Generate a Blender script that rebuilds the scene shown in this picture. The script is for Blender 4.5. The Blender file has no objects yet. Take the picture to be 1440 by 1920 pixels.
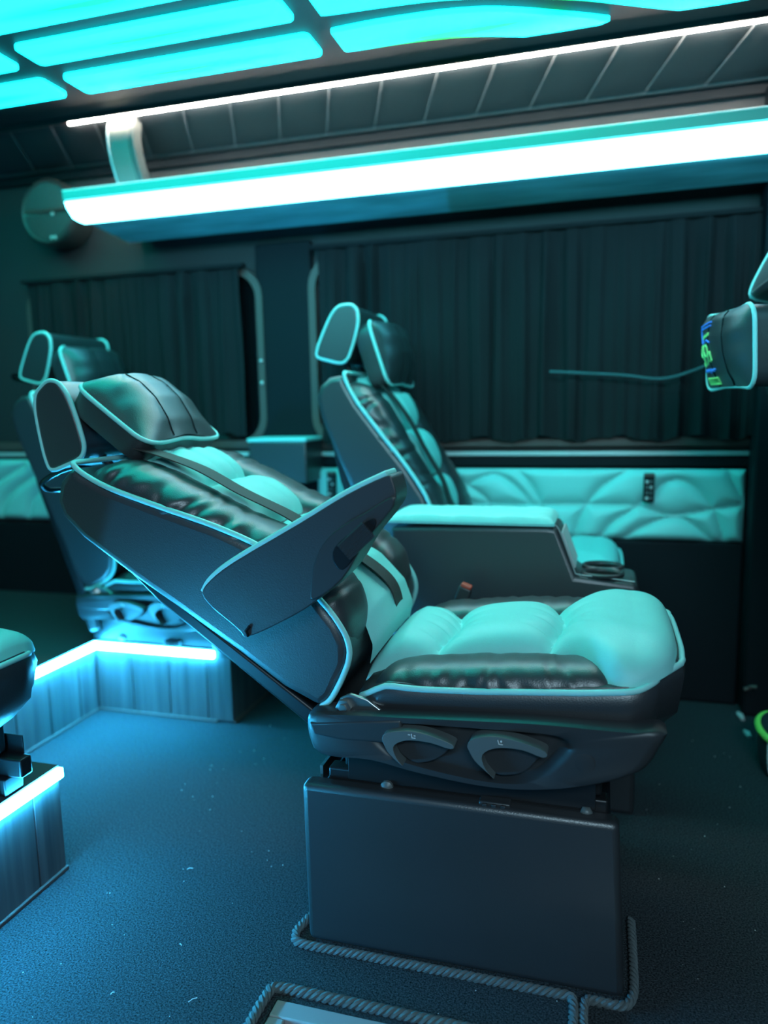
import bpy, bmesh, math, random
import numpy as np
from mathutils import Vector, Matrix
random.seed(7); np.random.seed(7)
S = bpy.context.scene
COL = S.collection

# ------------------------------------------------------------------ camera
cam_d = bpy.data.cameras.new('camera'); cam = bpy.data.objects.new('camera', cam_d); COL.objects.link(cam)
S.camera = cam
R = Matrix(((0.95980806, -0.019996, -0.27994402), (0.27995774, 0.13859294, 0.94995561), (-0.01980295, 0.99014754, -0.13862066)))
cam_d.sensor_fit = 'VERTICAL'; cam_d.sensor_height = 36.0; cam_d.lens = 1400.0 / 1920.0 * 36.0
rx, ry, rf = R.col[0], R.col[1], R.col[2]
cam.matrix_world = Matrix(((rx[0], ry[0], -rf[0], 0.0), (rx[1], ry[1], -rf[1], 0.0), (rx[2], ry[2], -rf[2], 1.0), (0, 0, 0, 1)))
cam_d.clip_start = 0.02
cam_d.dof.use_dof = True; cam_d.dof.focus_distance = 1.36; cam_d.dof.aperture_fstop = 1.6

# ------------------------------------------------------------------ world, exposure, area lights out of view
W = bpy.data.worlds.new('World'); S.world = W; W.use_nodes = True
bg = W.node_tree.nodes['Background']; bg.inputs[0].default_value = (0.14, 0.46, 0.80, 1); bg.inputs[1].default_value = 0.10
S.view_settings.view_transform = 'Standard'; S.view_settings.look = 'None'
S.view_settings.exposure = 0.0; S.view_settings.gamma = 1.0; S.view_settings.use_curve_mapping = False
def area(name, loc, target, sx, sy, power, color):
    l = bpy.data.lights.new(name, 'AREA'); l.shape = 'RECTANGLE'; l.size = sx; l.size_y = sy; l.energy = power; l.color = color
    o = bpy.data.objects.new(name, l); COL.objects.link(o); o.location = loc
    o.rotation_euler = (Vector(target) - Vector(loc)).to_track_quat('-Z', 'Y').to_euler(); return o
area('open_side_fill', (0.6, -1.6, 2.3), (-0.2, 1.4, 0.6), 1.2, 0.6, 58.0, (0.55, 0.84, 1.0))  # added fill, standing in for light through the open side
area('near_shelf_lamp', (-.3, .97, 1.69), (-.3, 2.3, 1.22), 2.6, 0.07, 5.5, (0.14, 0.86, 1.0)).data.spread = math.radians(75)
PANEL_E, RACK_E, STRIP_E, STEP_E = 2.3, 17.0, 110.0, 280.0

# ------------------------------------------------------------------ materials
def nt(m): return m.node_tree.nodes, m.node_tree.links
def mat(name, col, rough=0.5, metal=0.0, bump=None, spec=0.5, vary=None, coat=0.0, emit=None, estr=0.0, trans=0.0):
    m = bpy.data.materials.new(name); m.use_nodes = True; N, L = nt(m)
    b = N['Principled BSDF']
    b.inputs['Base Color'].default_value = (*col, 1); b.inputs['Roughness'].default_value = rough
    b.inputs['Metallic'].default_value = metal; b.inputs['Specular IOR Level'].default_value = spec
    b.inputs['Coat Weight'].default_value = coat; b.inputs['Transmission Weight'].default_value = trans
    tc = N.new('ShaderNodeTexCoord')
    if emit: b.inputs['Emission Color'].default_value = (*emit, 1); b.inputs['Emission Strength'].default_value = estr
    if vary:                                            # (scale, amount, stretch)
        mp = N.new('ShaderNodeMapping'); mp.inputs['Scale'].default_value = vary[2]
        no = N.new('ShaderNodeTexNoise'); no.inputs['Scale'].default_value = vary[0]; no.inputs['Detail'].default_value = 5
        L.new(tc.outputs['Object'], mp.inputs[0]); L.new(mp.outputs[0], no.inputs['Vector'])
        r = N.new('ShaderNodeValToRGB'); a = vary[1]
        r.color_ramp.elements[0].position = 0.3; r.color_ramp.elements[1].position = 0.7
        r.color_ramp.elements[0].color = (*[c * (1 - a) for c in col], 1); r.color_ramp.elements[1].color = (*[min(1, c * (1 + a)) for c in col], 1)
        L.new(no.outputs['Fac'], r.inputs[0]); L.new(r.outputs[0], b.inputs['Base Color'])
    if bump:                                            # (kind, scale, strength)
        if bump[0] == 'v':
            t = N.new('ShaderNodeTexVoronoi'); t.inputs['Scale'].default_value = bump[1]; out = t.outputs['Distance']
        else:
            t = N.new('ShaderNodeTexNoise'); t.inputs['Scale'].default_value = bump[1]; t.inputs['Detail'].default_value = 6; out = t.outputs['Fac']
        L.new(tc.outputs['Object'], t.inputs['Vector'])
        bu = N.new('ShaderNodeBump'); bu.inputs['Strength'].default_value = bump[2]; bu.inputs['Distance'].default_value = 0.004
        L.new(out, bu.inputs['Height']); L.new(bu.outputs[0], b.inputs['Normal'])
    return m
def glow(name, col, strength):
    m = bpy.data.materials.new(name); m.use_nodes = True; N, L = nt(m)
    b = N['Principled BSDF']; b.inputs['Base Color'].default_value = (0.6, 0.6, 0.6, 1)
    b.inputs['Emission Color'].default_value = (*col, 1); b.inputs['Emission Strength'].default_value = strength
    return m
M = {}
M['black'] = mat('black_leather', (0.027, 0.028, 0.031), 0.40, bump=('v', 420, 0.08), spec=1.0)
M['aqua'] = mat('aqua_leather', (0.26, 0.66, 0.63), 0.5, bump=('v', 420, 0.06), spec=0.4)
M['pipe'] = mat('aqua_piping', (0.32, 0.70, 0.68), 0.45, bump=('n', 900, 0.2))
M['plastic'] = mat('dark_plastic', (0.030, 0.032, 0.035), 0.42, bump=('n', 900, 0.06))
M['plastic2'] = mat('grey_plastic_lever', (0.10, 0.115, 0.115), 0.40, bump=('n', 900, 0.05))
M['metal'] = mat('black_metal', (0.02, 0.02, 0.022), 0.38, metal=0.4)
M['steel'] = mat('zinc_steel', (0.5, 0.5, 0.48), 0.33, metal=1.0, bump=('n', 60, 0.1))
M['chrome'] = mat('dark_chrome', (0.06, 0.06, 0.06), 0.25, metal=1.0)
M['belt'] = mat('belt_webbing', (0.035, 0.03, 0.028), 0.65, bump=('n', 700, 0.35))
M['carpet'] = mat('carpet', (0.040, 0.048, 0.054), 0.95, bump=('n', 370, 1.0), spec=0.1, vary=(290, 0.85, (1, 1, 1)))
M['rope'] = mat('binding_rope', (0.10, 0.12, 0.125), 0.75, bump=('n', 500, 0.3))
M['wall'] = mat('wall_vinyl', (0.026, 0.023, 0.025), 0.7, bump=('n', 300, 0.1))
M['dark'] = mat('dark_trim', (0.009, 0.011, 0.014), 0.6, spec=0.12)
M['ceil'] = mat('ceiling_panel', (0.011, 0.015, 0.017), 0.6, bump=('n', 300, 0.06))
M['cove'] = mat('cove_leather', (0.030, 0.033, 0.036), 0.42, bump=('v', 400, 0.1))
M['curtain'] = mat('curtain_cloth', (0.014, 0.013, 0.0145), 0.85, bump=('n', 400, 0.3), spec=0.2)
M['wframe'] = mat('window_frame', (0.10, 0.062, 0.055), 0.5)
M['void'] = mat('cup_shade_black', (.003, .003, .003), .8, spec=.1)  # near-black, puts the shade of a deep cup into the colour
M['glass'] = mat('tinted_glass', (0.004, 0.005, 0.006), 0.08)
M['alu'] = mat('brushed_strip', (0.6, 0.62, 0.62), 0.4, metal=0.35)
M['wood'] = mat('grey_oak_board', (0.085, 0.085, 0.088), 0.55, bump=('n', 40, 0.05), vary=(3.0, 0.35, (14, 14, 0.8)))
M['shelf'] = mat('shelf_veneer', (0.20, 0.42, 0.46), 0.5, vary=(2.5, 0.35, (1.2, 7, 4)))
M['acryl'] = mat('teal_acrylic', (0.10, 0.34, 0.30), 0.25)
M['bracket'] = mat('bracket_vinyl', (0.17, 0.16, 0.135), 0.6, bump=('n', 200, 0.1))
M['vent'] = mat('vent_plastic', (0.045, 0.04, 0.038), 0.42)
M['lint'] = mat('pale_lint', (0.6, 0.62, 0.6), 0.9)
M['red'] = mat('red_button', (0.55, 0.07, 0.04), 0.4)
M['lime'] = mat('lime_trim', (0.35, 0.75, 0.12), 0.5)
M['thread'] = mat('pale_thread', (0.5, 0.55, 0.55), 0.7)
M['blue'] = mat('blue_embroidery', (0.06, 0.22, 0.8), 0.6)
M['green'] = mat('lime_embroidery', (0.40, 0.80, 0.25), 0.6)
M['white'] = mat('white_print', (0.8, 0.82, 0.8), 0.5)
M['frame'] = mat('step_frame', (0.34, 0.30, 0.30), 0.4)
M['strip'] = glow('white_led', (1.0, 0.93, 0.82), STRIP_E)
M['rackled'] = glow('cool_led', (0.12, 0.74, 1.0), RACK_E)
M['stepled'] = glow('blue_led', (0.034, 0.50, 1.0), STEP_E)
def light_panel_mat():
    m = bpy.data.materials.new('backlit_acrylic'); m.use_nodes = True; N, L = nt(m); b = N['Principled BSDF']
    b.inputs['Base Color'].default_value = (0.05, 0.12, 0.12, 1); b.inputs['Roughness'].default_value = 0.5; b.inputs['Specular IOR Level'].default_value = 0.2
    tc = N.new('ShaderNodeTexCoord'); no = N.new('ShaderNodeTexNoise'); no.inputs['Scale'].default_value = 1.6; no.inputs['Detail'].default_value = 1
    mp = N.new('ShaderNodeMapping'); mp.inputs['Scale'].default_value = (1.0, 5.0, 1.0)
    r = N.new('ShaderNodeValToRGB'); r.color_ramp.elements[0].position = 0.30; r.color_ramp.elements[1].position = 0.62
    r.color_ramp.elements[0].color = (0.004, 2.5, 0.27, 1); r.color_ramp.elements[1].color = (0.020, 3.0, 3.4, 1)
    sx = N.new('ShaderNodeSeparateXYZ'); L.new(tc.outputs['Generated'], sx.inputs[0])       # the lamps sit along the panel edges
    def mth(op, a, b=None):
        q = N.new('ShaderNodeMath'); q.operation = op
        for k, w_ in enumerate((a, b)):
            if w_ is None: continue
            if isinstance(w_, float): q.inputs[k].default_value = w_
            else: L.new(w_, q.inputs[k])
        return q.outputs[0]
    ey = mth('ABSOLUTE', mth('SUBTRACT', sx.outputs[1], 0.55)); ex = mth('POWER', mth('ABSOLUTE', mth('SUBTRACT', sx.outputs[0], 0.45)), 2.0)
    L.new(tc.outputs['Object'], mp.inputs[0]); L.new(mp.outputs[0], no.inputs['Vector'])
    L.new(mth('ADD', mth('ADD', mth('MULTIPLY', ey, 0.9), mth('MULTIPLY', ex, 1.6)), mth('MULTIPLY', no.outputs['Fac'], 0.5)), r.inputs[0]); L.new(r.outputs[0], b.inputs['Emission Color'])
    b.inputs['Emission Strength'].default_value = PANEL_E; return m
M['panel'] = light_panel_mat()

# ------------------------------------------------------------------ mesh helpers
class MB:
    def __init__(s): s.v = []; s.f = []
    def add(s, vs, fs):
        n = len(s.v); s.v += [tuple(map(float, p)) for p in vs]; s.f += [tuple(n + i for i in f) for f in fs]; return s
    def loft(s, rings, cap0=True, cap1=True, closed=True):
        n = len(rings[0]); vs = [p for r in rings for p in r]; fs = []
        for i in range(len(rings) - 1):
            for j in range(n if closed else n - 1):
                k = (j + 1) % n; fs.append((i * n + j, i * n + k, (i + 1) * n + k, (i + 1) * n + j))
        if cap0: fs.append(tuple(reversed(range(n))))
        if cap1: fs.append(tuple(range((len(rings) - 1) * n, len(rings) * n)))
        return s.add(vs, fs)
    def prism(s, pts, fn, d0, d1):                      # outline pts (a,b); fn(a,b,d) -> xyz
        return s.loft([[fn(a, b, d0) for a, b in pts], [fn(a, b, d1) for a, b in pts]])
    def box(s, a, b):
        x0, y0, z0 = a; x1, y1, z1 = b
        return s.loft([[(x0, y0, z0), (x1, y0, z0), (x1, y1, z0), (x0, y1, z0)], [(x0, y0, z1), (x1, y0, z1), (x1, y1, z1), (x0, y1, z1)]])
    def tube(s, path, r, n=8, closed=False, caps=True):
        P = [Vector(p) for p in path]; m = len(P); rings = []; prev = None
        for i in range(m):
            t = (P[(i + 1) % m] - P[i - 1]) if closed else (P[min(i + 1, m - 1)] - P[max(i - 1, 0)])
            t.normalize()
            if prev is None: prev = t.orthogonal().normalized()
            a = prev - t * prev.dot(t)
            a = a.normalized() if a.length > 1e-6 else t.orthogonal().normalized()
            prev = a; b = t.cross(a); rr = r[i] if hasattr(r, '__len__') else r
            rings.append([P[i] + (a * math.cos(2 * math.pi * k / n) + b * math.sin(2 * math.pi * k / n)) * rr for k in range(n)])
        if closed: rings.append(rings[0])
        return s.loft(rings, caps and not closed, caps and not closed)
    def ribbon(s, path, wdir, w, th):
        P = [Vector(p) for p in path]; rings = []; wd = Vector(wdir).normalized()
        for i in range(len(P)):
            t = (P[min(i + 1, len(P) - 1)] - P[max(i - 1, 0)]).normalized(); a = (wd - t * wd.dot(t)).normalized(); b = t.cross(a)
            rings.append([P[i] + a * w / 2 + b * th / 2, P[i] - a * w / 2 + b * th / 2, P[i] - a * w / 2 - b * th / 2, P[i] + a * w / 2 - b * th / 2])
        return s.loft(rings)
    def grid(s, A):                                     # A array (m,n,3)
        m, n = A.shape[:2]; fs = [(i * n + j, i * n + j + 1, (i + 1) * n + j + 1, (i + 1) * n + j) for i in range(m - 1) for j in range(n - 1)]
        return s.add(A.reshape(-1, 3), fs)
    def lathe(s, prof, fn, n=24):                       # prof (r,h); fn(x,y,h)
        return s.loft([[fn(r * math.cos(2 * math.pi * k / n), r * math.sin(2 * math.pi * k / n), h) for k in range(n)] for r, h in prof])
    def build(s, name, m, parent=None, smooth=True, bevel=0.0, seg=3, sub=0, angle=38):
        me = bpy.data.meshes.new(name); me.from_pydata(s.v, [], s.f); me.update()
        bm = bmesh.new(); bm.from_mesh(me); bmesh.ops.recalc_face_normals(bm, faces=bm.faces); bm.to_mesh(me); bm.free()
        me.materials.append(m if not isinstance(m, str) else M[m])
        if smooth:
            me.polygons.foreach_set('use_smooth', [True] * len(me.polygons)); me.set_sharp_from_angle(angle=math.radians(50))
        o = bpy.data.objects.new(name, me); COL.objects.link(o)
        if parent: o.parent = parent
        if bevel:
            b = o.modifiers.new('bevel', 'BEVEL'); b.width = bevel; b.segments = seg; b.limit_method = 'ANGLE'; b.angle_limit = math.radians(angle)
            b.harden_normals = False
        if sub:
            d = o.modifiers.new('sub', 'SUBSURF'); d.levels = sub; d.render_levels = sub
        return o
def tag(o, label=None, cat=None, group=None, kind=None):
    if label: o['label'] = label
    if cat: o['category'] = cat
    if group: o['group'] = group
    if kind: o['kind'] = kind
    return o
def empty(name, loc=(0, 0, 0), **k):
    o = bpy.data.objects.new(name, None); COL.objects.link(o); o.location = loc; o.empty_display_size = 0.05; return tag(o, **k)
def box(name, a, b, m, parent=None, bevel=0.0, **k): return tag(MB().box(a, b).build(name, m, parent, bevel=bevel, smooth=bevel > 0), **k)
def smooth_path(pts, n=6, closed=False):               # Catmull-Rom
    P = [Vector(p) for p in pts]; m = len(P); out = []
    for i in range(m if closed else m - 1):
        g = (lambda k: P[k % m]) if closed else (lambda k: P[max(0, min(m - 1, k))])
        p0, p1, p2, p3 = g(i - 1), g(i), g(i + 1), g(i + 2)
        for k in range(n):
            t = k / n
            out.append(0.5 * ((2 * p1) + (p2 - p0) * t + (2 * p0 - 5 * p1 + 4 * p2 - p3) * t * t + (3 * p1 - p0 - 3 * p2 + p3) * t ** 3))
    if not closed: out.append(P[-1])
    return out
def sm2(pts, n=5, closed=True): return [(p[0], p[1]) for p in smooth_path([(a, b, 0) for a, b in pts], n, closed)]
def rope(mb, path, r, pitch=0.02):
    P = smooth_path(path, 14); L = [0.0]
    for i in range(1, len(P)): L.append(L[-1] + (P[i] - P[i - 1]).length)
    n = int(L[-1] / pitch * 9); li = np.linspace(0, L[-1], n)
    X = np.stack([np.interp(li, L, [p[k] for p in P]) for k in range(3)], 1); T = np.gradient(X, axis=0); T /= np.linalg.norm(T, axis=1)[:, None]
    up = np.array([0, 0, 1.0]); Sd = np.cross(T, up); Sd /= np.linalg.norm(Sd, axis=1)[:, None]
    for k in range(3):
        ph = li / pitch * 2 * math.pi / 1.0 + k * 2 * math.pi / 3
        mb.tube([tuple(X[i] + (Sd[i] * math.cos(ph[i] / 1) + up * math.sin(ph[i] / 1)) * r * 0.58) for i in range(n)], r * 0.50, 6)
    return mb

# ------------------------------------------------------------------ the setting
WY = 2.62
def floor():
    m = MB(); nx0, nx1, ny = -0.518, 0.40, 1.048       # notch of the step well
    for x0, x1, y0, y1 in ((-3, nx0, 0.50, WY + .03), (nx0, nx1, ny, WY + .03), (nx1, 1.6, 0.50, WY + .03)):
        m.box((x0, y0, -0.02), (x1, y1, 0))
    return tag(m.build('floor', 'carpet', smooth=False), 'dark carpet over the van floor', kind='structure')
FL = floor()
tag(MB().box((-3, WY, 0), (1.6, WY + .05, 1.96)).build('wall_far', 'wall', smooth=False), 'dark vinyl side wall of the van', kind='structure')
tag(MB().box((-3, 0.55, 2.012), (1.6, 2.36, 2.05)).build('ceiling', 'ceil', smooth=False), 'dark ceiling board around the backlit panels', kind='structure')
CE = bpy.data.objects['ceiling']
# sloped leather cove between the ceiling edge and the wall: one panel after another, welted seams between
def cove():
    y0, z0, y1, z1 = 2.352, 2.001, 2.59, 1.942
    def P(x, t, d=0): return (x - 0.43 * (y1 - y0) * t, y0 + (y1 - y0) * t, z0 + (z1 - z0) * t - d)
    for k in range(-8, 17):
        xa = -1.19 + k * 0.1735; A = np.zeros((7, 9, 3))
        for i in range(7):
            for j in range(9):
                s, t = i / 6, j / 8; A[i, j] = P(xa + 0.002 + s * 0.1695, t, 0.006 * (1 - (2 * s - 1) ** 6) * (1 - (2 * t - 1) ** 8))
        MB().grid(A).build('cove_panel', 'cove', CE)
        MB().tube([P(xa, t / 6, 0.004) for t in range(7)], 0.0028, 6).build('cove_seam', M['thread2'], CE)
    MB().loft([[(x, 2.352, 2.03), (x, 2.60, 1.965), (x, 2.60, 1.955), (x, 2.352, 2.012)] for x in (-2.9, 1.6)]).build('cove_backing', 'dark', CE, smooth=False)
M['thread2'] = mat('seam_highlight', (0.10, 0.105, 0.11), 0.6)  # paler than the cove leather, painting the light the seams catch
cove()
tr = MB().tube([(-3, 2.588, 1.942), (0.45, 2.588, 1.942), (0.50, 2.55, 1.94), (0.53, 2.45, 1.93), (1.5, 2.44, 1.93)], 0.008, 10).build('trim_1', 'cove'); tag(tr, 'dark rounded trim rail under the ceiling cove', kind='structure')
tag(MB().box((-3, 2.60, 1.905), (0.47, WY, 1.94)).build('trim_2', 'dark', smooth=False), 'dark strip painted as a shadow gap above the upper wall', kind='structure')  # solid strip; the shade of a gap is put into its colour
# lower wall build-up
tag(MB().box((-3, 2.585, 0.0), (0.44, WY, 0.545)).build('trim_3', 'dark', bevel=0.01), 'dark lower wall lining', kind='structure')
for n, (z0, z1, mm, d) in enumerate(((0.852, 0.884, 'wframe', .012), (0.826, 0.841, 'alu', .028), (0.79, 0.824, 'dark', .02))):
    for x0, x1 in ((-3, -1.30), (-1.02, 0.447)):
        tag(MB().box((x0, WY - d, z0), (x1, WY, z1)).build('trim_%d' % (4 + 2 * n + (x0 > -2)), mm, bevel=0.003), kind='structure')
tag(MB().box((0.444, 2.50, 0.0), (1.6, WY, 1.92)).build('trim_10', 'dark', bevel=0.01), 'dark door pillar at the right', kind='structure')
tag(MB().box((-1.24, 2.595, 0.25), (-1.02, WY, 1.6)).build('trim_11', 'dark', bevel=0.008), 'dark pillar between the two windows', kind='structure')

# windows: rounded frames with dark panes
def rrect(x0, x1, z0, z1, r, n=6):
    o = []
    for cx, cz, a0 in ((x1 - r, z1 - r, 0), (x0 + r, z1 - r, 90), (x0 + r, z0 + r, 180), (x1 - r, z0 + r, 270)):
        for k in range(n + 1):
            a = math.radians(a0 + 90 * k / n); o.append((cx + r * math.cos(a), cz + r * math.sin(a)))
    return o
def window(name, x0, x1, z0, z1, label):
    w = empty(name, ((x0 + x1) / 2, WY, z0), label=label, kind='structure'); cx = (x0 + x1) / 2
    a, b = rrect(x0 - cx, x1 - cx, 0, z1 - z0, .11), rrect(x0 - cx + .026, x1 - cx - .026, .026, z1 - z0 - .026, .09)
    rings = [[(p[0], d, p[1]) for p in q] for q, d in ((a, 0), (a, -.03), (b, -.03), (b, 0))]
    MB().loft(rings, False, False).build('window_frame', 'wframe', w)
    MB().prism(b, lambda p, q, d: (p, d, q), -.004, -.001).build('pane', 'glass', w, smooth=False)
    return w
w1 = window('window_1', -2.26, -1.215, 0.86, 1.525, 'smaller curtained side window at the left')
w2 = window('window_2', -1.032, 0.56, 0.86, 1.545, 'wide curtained side window behind the seats')
for z in (1.10, 1.18): MB().lathe([(0.006, 0), (0.006, .006), (.003, .008)], lambda x, y, h: (.51 + x, -.030 - h, z - .86 + y), 10).build('screw', 'steel', w1)
def curtain(x0, x1, z0, z1, label, seed):
    rs = np.random.RandomState(seed); n = int((x1 - x0) / .0045); m = 26
    xs = np.linspace(x0, x1, n); ph = np.cumsum(np.abs(rs.normal(1, .6, n))) * .36; amp = .015 + .008 * np.sin(ph * .21 + seed)
    w = amp * np.sin(ph) * (.6 + .4 * np.sin(ph * .13)) + .003 * np.sin(ph * 2.3 + 1)
    root = empty('curtain', ((x0 + x1) / 2, WY - .055, z1), label=label, cat='curtain', group='dark window curtains')
    A = np.zeros((m, n, 3))
    for i in range(m):
        t = i / (m - 1); pinch = .35 + .65 * min(1, t * 6)
        z = z1 - (z1 - z0) * t
        A[i, :, 0] = xs - (x0 + x1) / 2 + .004 * np.sin(ph * .5 + 3 * t); A[i, :, 1] = w * pinch + .003 * np.sin(9 * t + ph * .3)
        A[i, :, 2] = z - z1 - (.008 * np.sin(ph * .35) * t ** 8 + .004 * np.sin(ph) * t ** 10)
    MB().grid(A).build('drape', 'curtain', root)
    MB().box((x0 - (x0 + x1) / 2 - .02, -.012, -.006), (x1 - (x0 + x1) / 2 + .02, .02, .010)).build('curtain_rail', 'curtain', root, bevel=.004)
curtain(-2.23, -1.29, 0.905, 1.522, 'dark pleated curtain over the smaller window at the left', 3)
curtain(-0.985, 0.475, 0.885, 1.562, 'wide dark pleated curtain behind the far captain seat', 5)
tag(MB().tube(smooth_path([(-.172, 2.515, 1.105), (.05, 2.515, 1.087), (.186, 2.513, 1.073), (.33, 2.515, 1.120)], 6), .0035, 6).build('hanging_cord', mat('teal_cord', (.05, .13, .14), .6)), 'thin teal cord strung across the wide dark curtain', 'cord')

# quilted wall panels
def quilt(x0, x1, z0, z1, label, lines):
    root = empty('quilted_panel', (x0, WY - .02, z0), label=label, cat='wall panel')
    n, m = int((x1 - x0) / .006), int((z1 - z0) / .006); X, Z = np.meshgrid(np.linspace(0, x1 - x0, n), np.linspace(0, z1 - z0, m))
    D = np.full(X.shape, 9.0)
    for ln in lines:
        ln = sm2(ln, 5, False)
        for (ax, az), (bx, bz) in zip(ln[:-1], ln[1:]):
            ax, bx = ax - x0, bx - x0; az, bz = az - z0, bz - z0
            L2 = (bx - ax) ** 2 + (bz - az) ** 2 + 1e-9; t = np.clip(((X - ax) * (bx - ax) + (Z - az) * (bz - az)) / L2, 0, 1)
            D = np.minimum(D, np.hypot(X - ax - t * (bx - ax), Z - az - t * (bz - az)))
    e = np.minimum(np.minimum(X, x1 - x0 - X), np.minimum(Z, z1 - z0 - Z))
    H = .026 * (1 - np.exp(-D / .016)) * np.minimum(1, np.sqrt(np.maximum(e, 0) / .02)) + .004
    A = np.stack([X, -H, Z], 2)
    MB().grid(A).build('padding', 'aqua', root); MB().box((0, 0, 0), (x1 - x0, .018, z1 - z0)).build('panel_board', 'dark', root)
    return root
def cpt(a, b): return (-.30 + .000582 * a, .797 - .000569 * b)      # pattern drawn on a sheet, scaled to metres
QL = [[(-900, 235), (0, 240), (640, 235), (780, 262), (900, 290), (1100, 250), (1300, 215)], [(360, 480), (390, 330), (440, 220), (520, 120), (640, 40)],
      [(490, 480), (560, 350), (680, 262), (800, 150), (870, 92), (960, 92), (1050, 170), (1130, 300), (1180, 480)], [(600, 480), (720, 370), (900, 300), (1020, 350), (1140, 480)],
      [(1180, 40), (1230, 150), (1260, 225), (1290, 400)], [(40, 40), (110, 120), (160, 210), (200, 330), (210, 480)], [(-560, 480), (-420, 330), (-270, 130), (-100, 60), (40, 150), (110, 240)],
      [(-640, 300), (-470, 150), (-360, 90), (-230, 150), (-130, 250), (-60, 480)], [(-900, 100), (-760, 200), (-640, 300), (-560, 480)]]
quilt(-1.02, 0.436, 0.548, 0.782, 'aqua quilted leather wall panel behind the console and far captain seat', [[cpt(*p) for p in l] for l in QL])
QL2 = [[(-2.9 + .14 * k, .55), (-2.86 + .14 * k, .65), (-2.76 + .14 * k, .72), (-2.62 + .14 * k, .79)] for k in range(12)]
quilt(-2.95, -1.25, 0.56, 0.812, 'aqua quilted leather wall panel at the far left, behind the rear seats', QL2)
def remote(x, z, label):
    r = empty('switch_panel', (x, 2.572, z), label=label, cat='switch panel', group='switch panels on the wall')
    MB().box((-.017, -.016, 0), (.017, .0, .097)).build('housing', 'dark', r, bevel=.005)
    MB().box((-.017, -.018, .084), (.017, -.001, .097)).build('top_cap', 'wframe', r, bevel=.004)
    for k in range(4):
        for q, s in ((-.007, .005), (.006, .004)): MB().box((q - s, -.020, .010 + k * .018), (q + s, -.016, .020 + k * .018)).build('button', 'alu' if (k + (q > 0)) % 3 == 0 else 'plastic2', r, bevel=.002)
remote(.146, .675, 'black switch panel on the aqua quilted wall right of the console')
remote(-.953, .675, 'black switch panel on the aqua wall left of the far captain seat')

# ------------------------------------------------------------------ backlit ceiling panels
def cpanel(pts, label):
    cx = sum(p[0] for p in pts) / len(pts); cy = sum(p[1] for p in pts) / len(pts)
    o = MB().prism([(a - cx, b - cy) for a, b in pts], lambda a, b, d: (a, b, d), 0.0, 0.013).build('ceiling_light', 'panel', bevel=.003)
    o.location = (cx, cy, 2.0); return tag(o, label, 'ceiling light', 'backlit ceiling panels')
def rc(x0, x1, y0, y1, r=.018): return rrect(x0, x1, y0, y1, r, 4)
ROWN = ['nearest the far wall', 'second row from the far wall', 'third row from the far wall', 'fourth row from the far wall', 'fifth row from the far wall', 'sixth row from the far wall']
ROWY = [(2.043, 2.165), (1.846, 1.961), (1.640, 1.775), (1.444, 1.566), (1.248, 1.370), (1.052, 1.174)]
for k, (y0, y1) in enumerate(ROWY):
    cpanel(rc(-1.586, -.792, y0, y1), 'aqua backlit ceiling panel, middle column, ' + ROWN[k])
    cpanel(rc(-2.46, -1.660, y0, y1), 'aqua backlit ceiling panel, left column, ' + ROWN[k])
def arc_strip(lo, hi): return sm2(lo, 5, False) + sm2(hi, 5, False)
cpanel(arc_strip([(-.725, 2.048), (-.64, 2.042), (-.546, 2.042), (-.392, 2.052), (-.26, 2.088), (-.09, 2.173), (-.006, 2.222)], [(-.03, 2.236), (-.12, 2.238), (-.228, 2.237)]) + sm2([(-.30, 2.21), (-.402, 2.181), (-.549, 2.165), (-.70, 2.163), (-.724, 2.155)], 5, False), 'tapering aqua ceiling panel ending in a curved point by the white strip')
cpanel(arc_strip([(-.718, 1.858), (-.60, 1.846), (-.40, 1.85), (-.20, 1.89), (0.0, 1.97), (.18, 2.08), (.34, 2.222)], [(.325, 2.225), (.25, 2.227), (.165, 2.224)]) + sm2([(.10, 2.19), (.02, 2.145), (-.088, 2.087), (-.26, 2.022), (-.41, 1.982), (-.553, 1.967), (-.70, 1.958), (-.718, 1.95)], 5, False), 'long curved aqua ceiling panel at the top right of the photo')
for k, (y0, y1) in enumerate(ROWY[2:3]):
    cpanel(rc(-.722, -.10, y0, y1), 'aqua backlit ceiling panel, right column, ' + ROWN[k + 2])
stn = MB().box((-1.80, 2.334, 1.991), (1.3, 2.343, 2.011)).build('ceiling_strip_light', 'strip', bevel=.003); tag(stn, 'thin white light strip along the ceiling edge', 'strip light')
tag(MB().box((-2.9, 2.322, 1.995), (1.5, 2.329, 2.012)).build('trim_13', 'dark', smooth=False), 'added dark lip shielding the ceiling from the light strip', kind='structure')  # added to keep the strip's light off the ceiling board
tag(MB().box((-2.9, 2.330, 1.998), (-1.80, 2.346, 2.012)).build('trim_12', 'wframe'), kind='structure')

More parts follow.
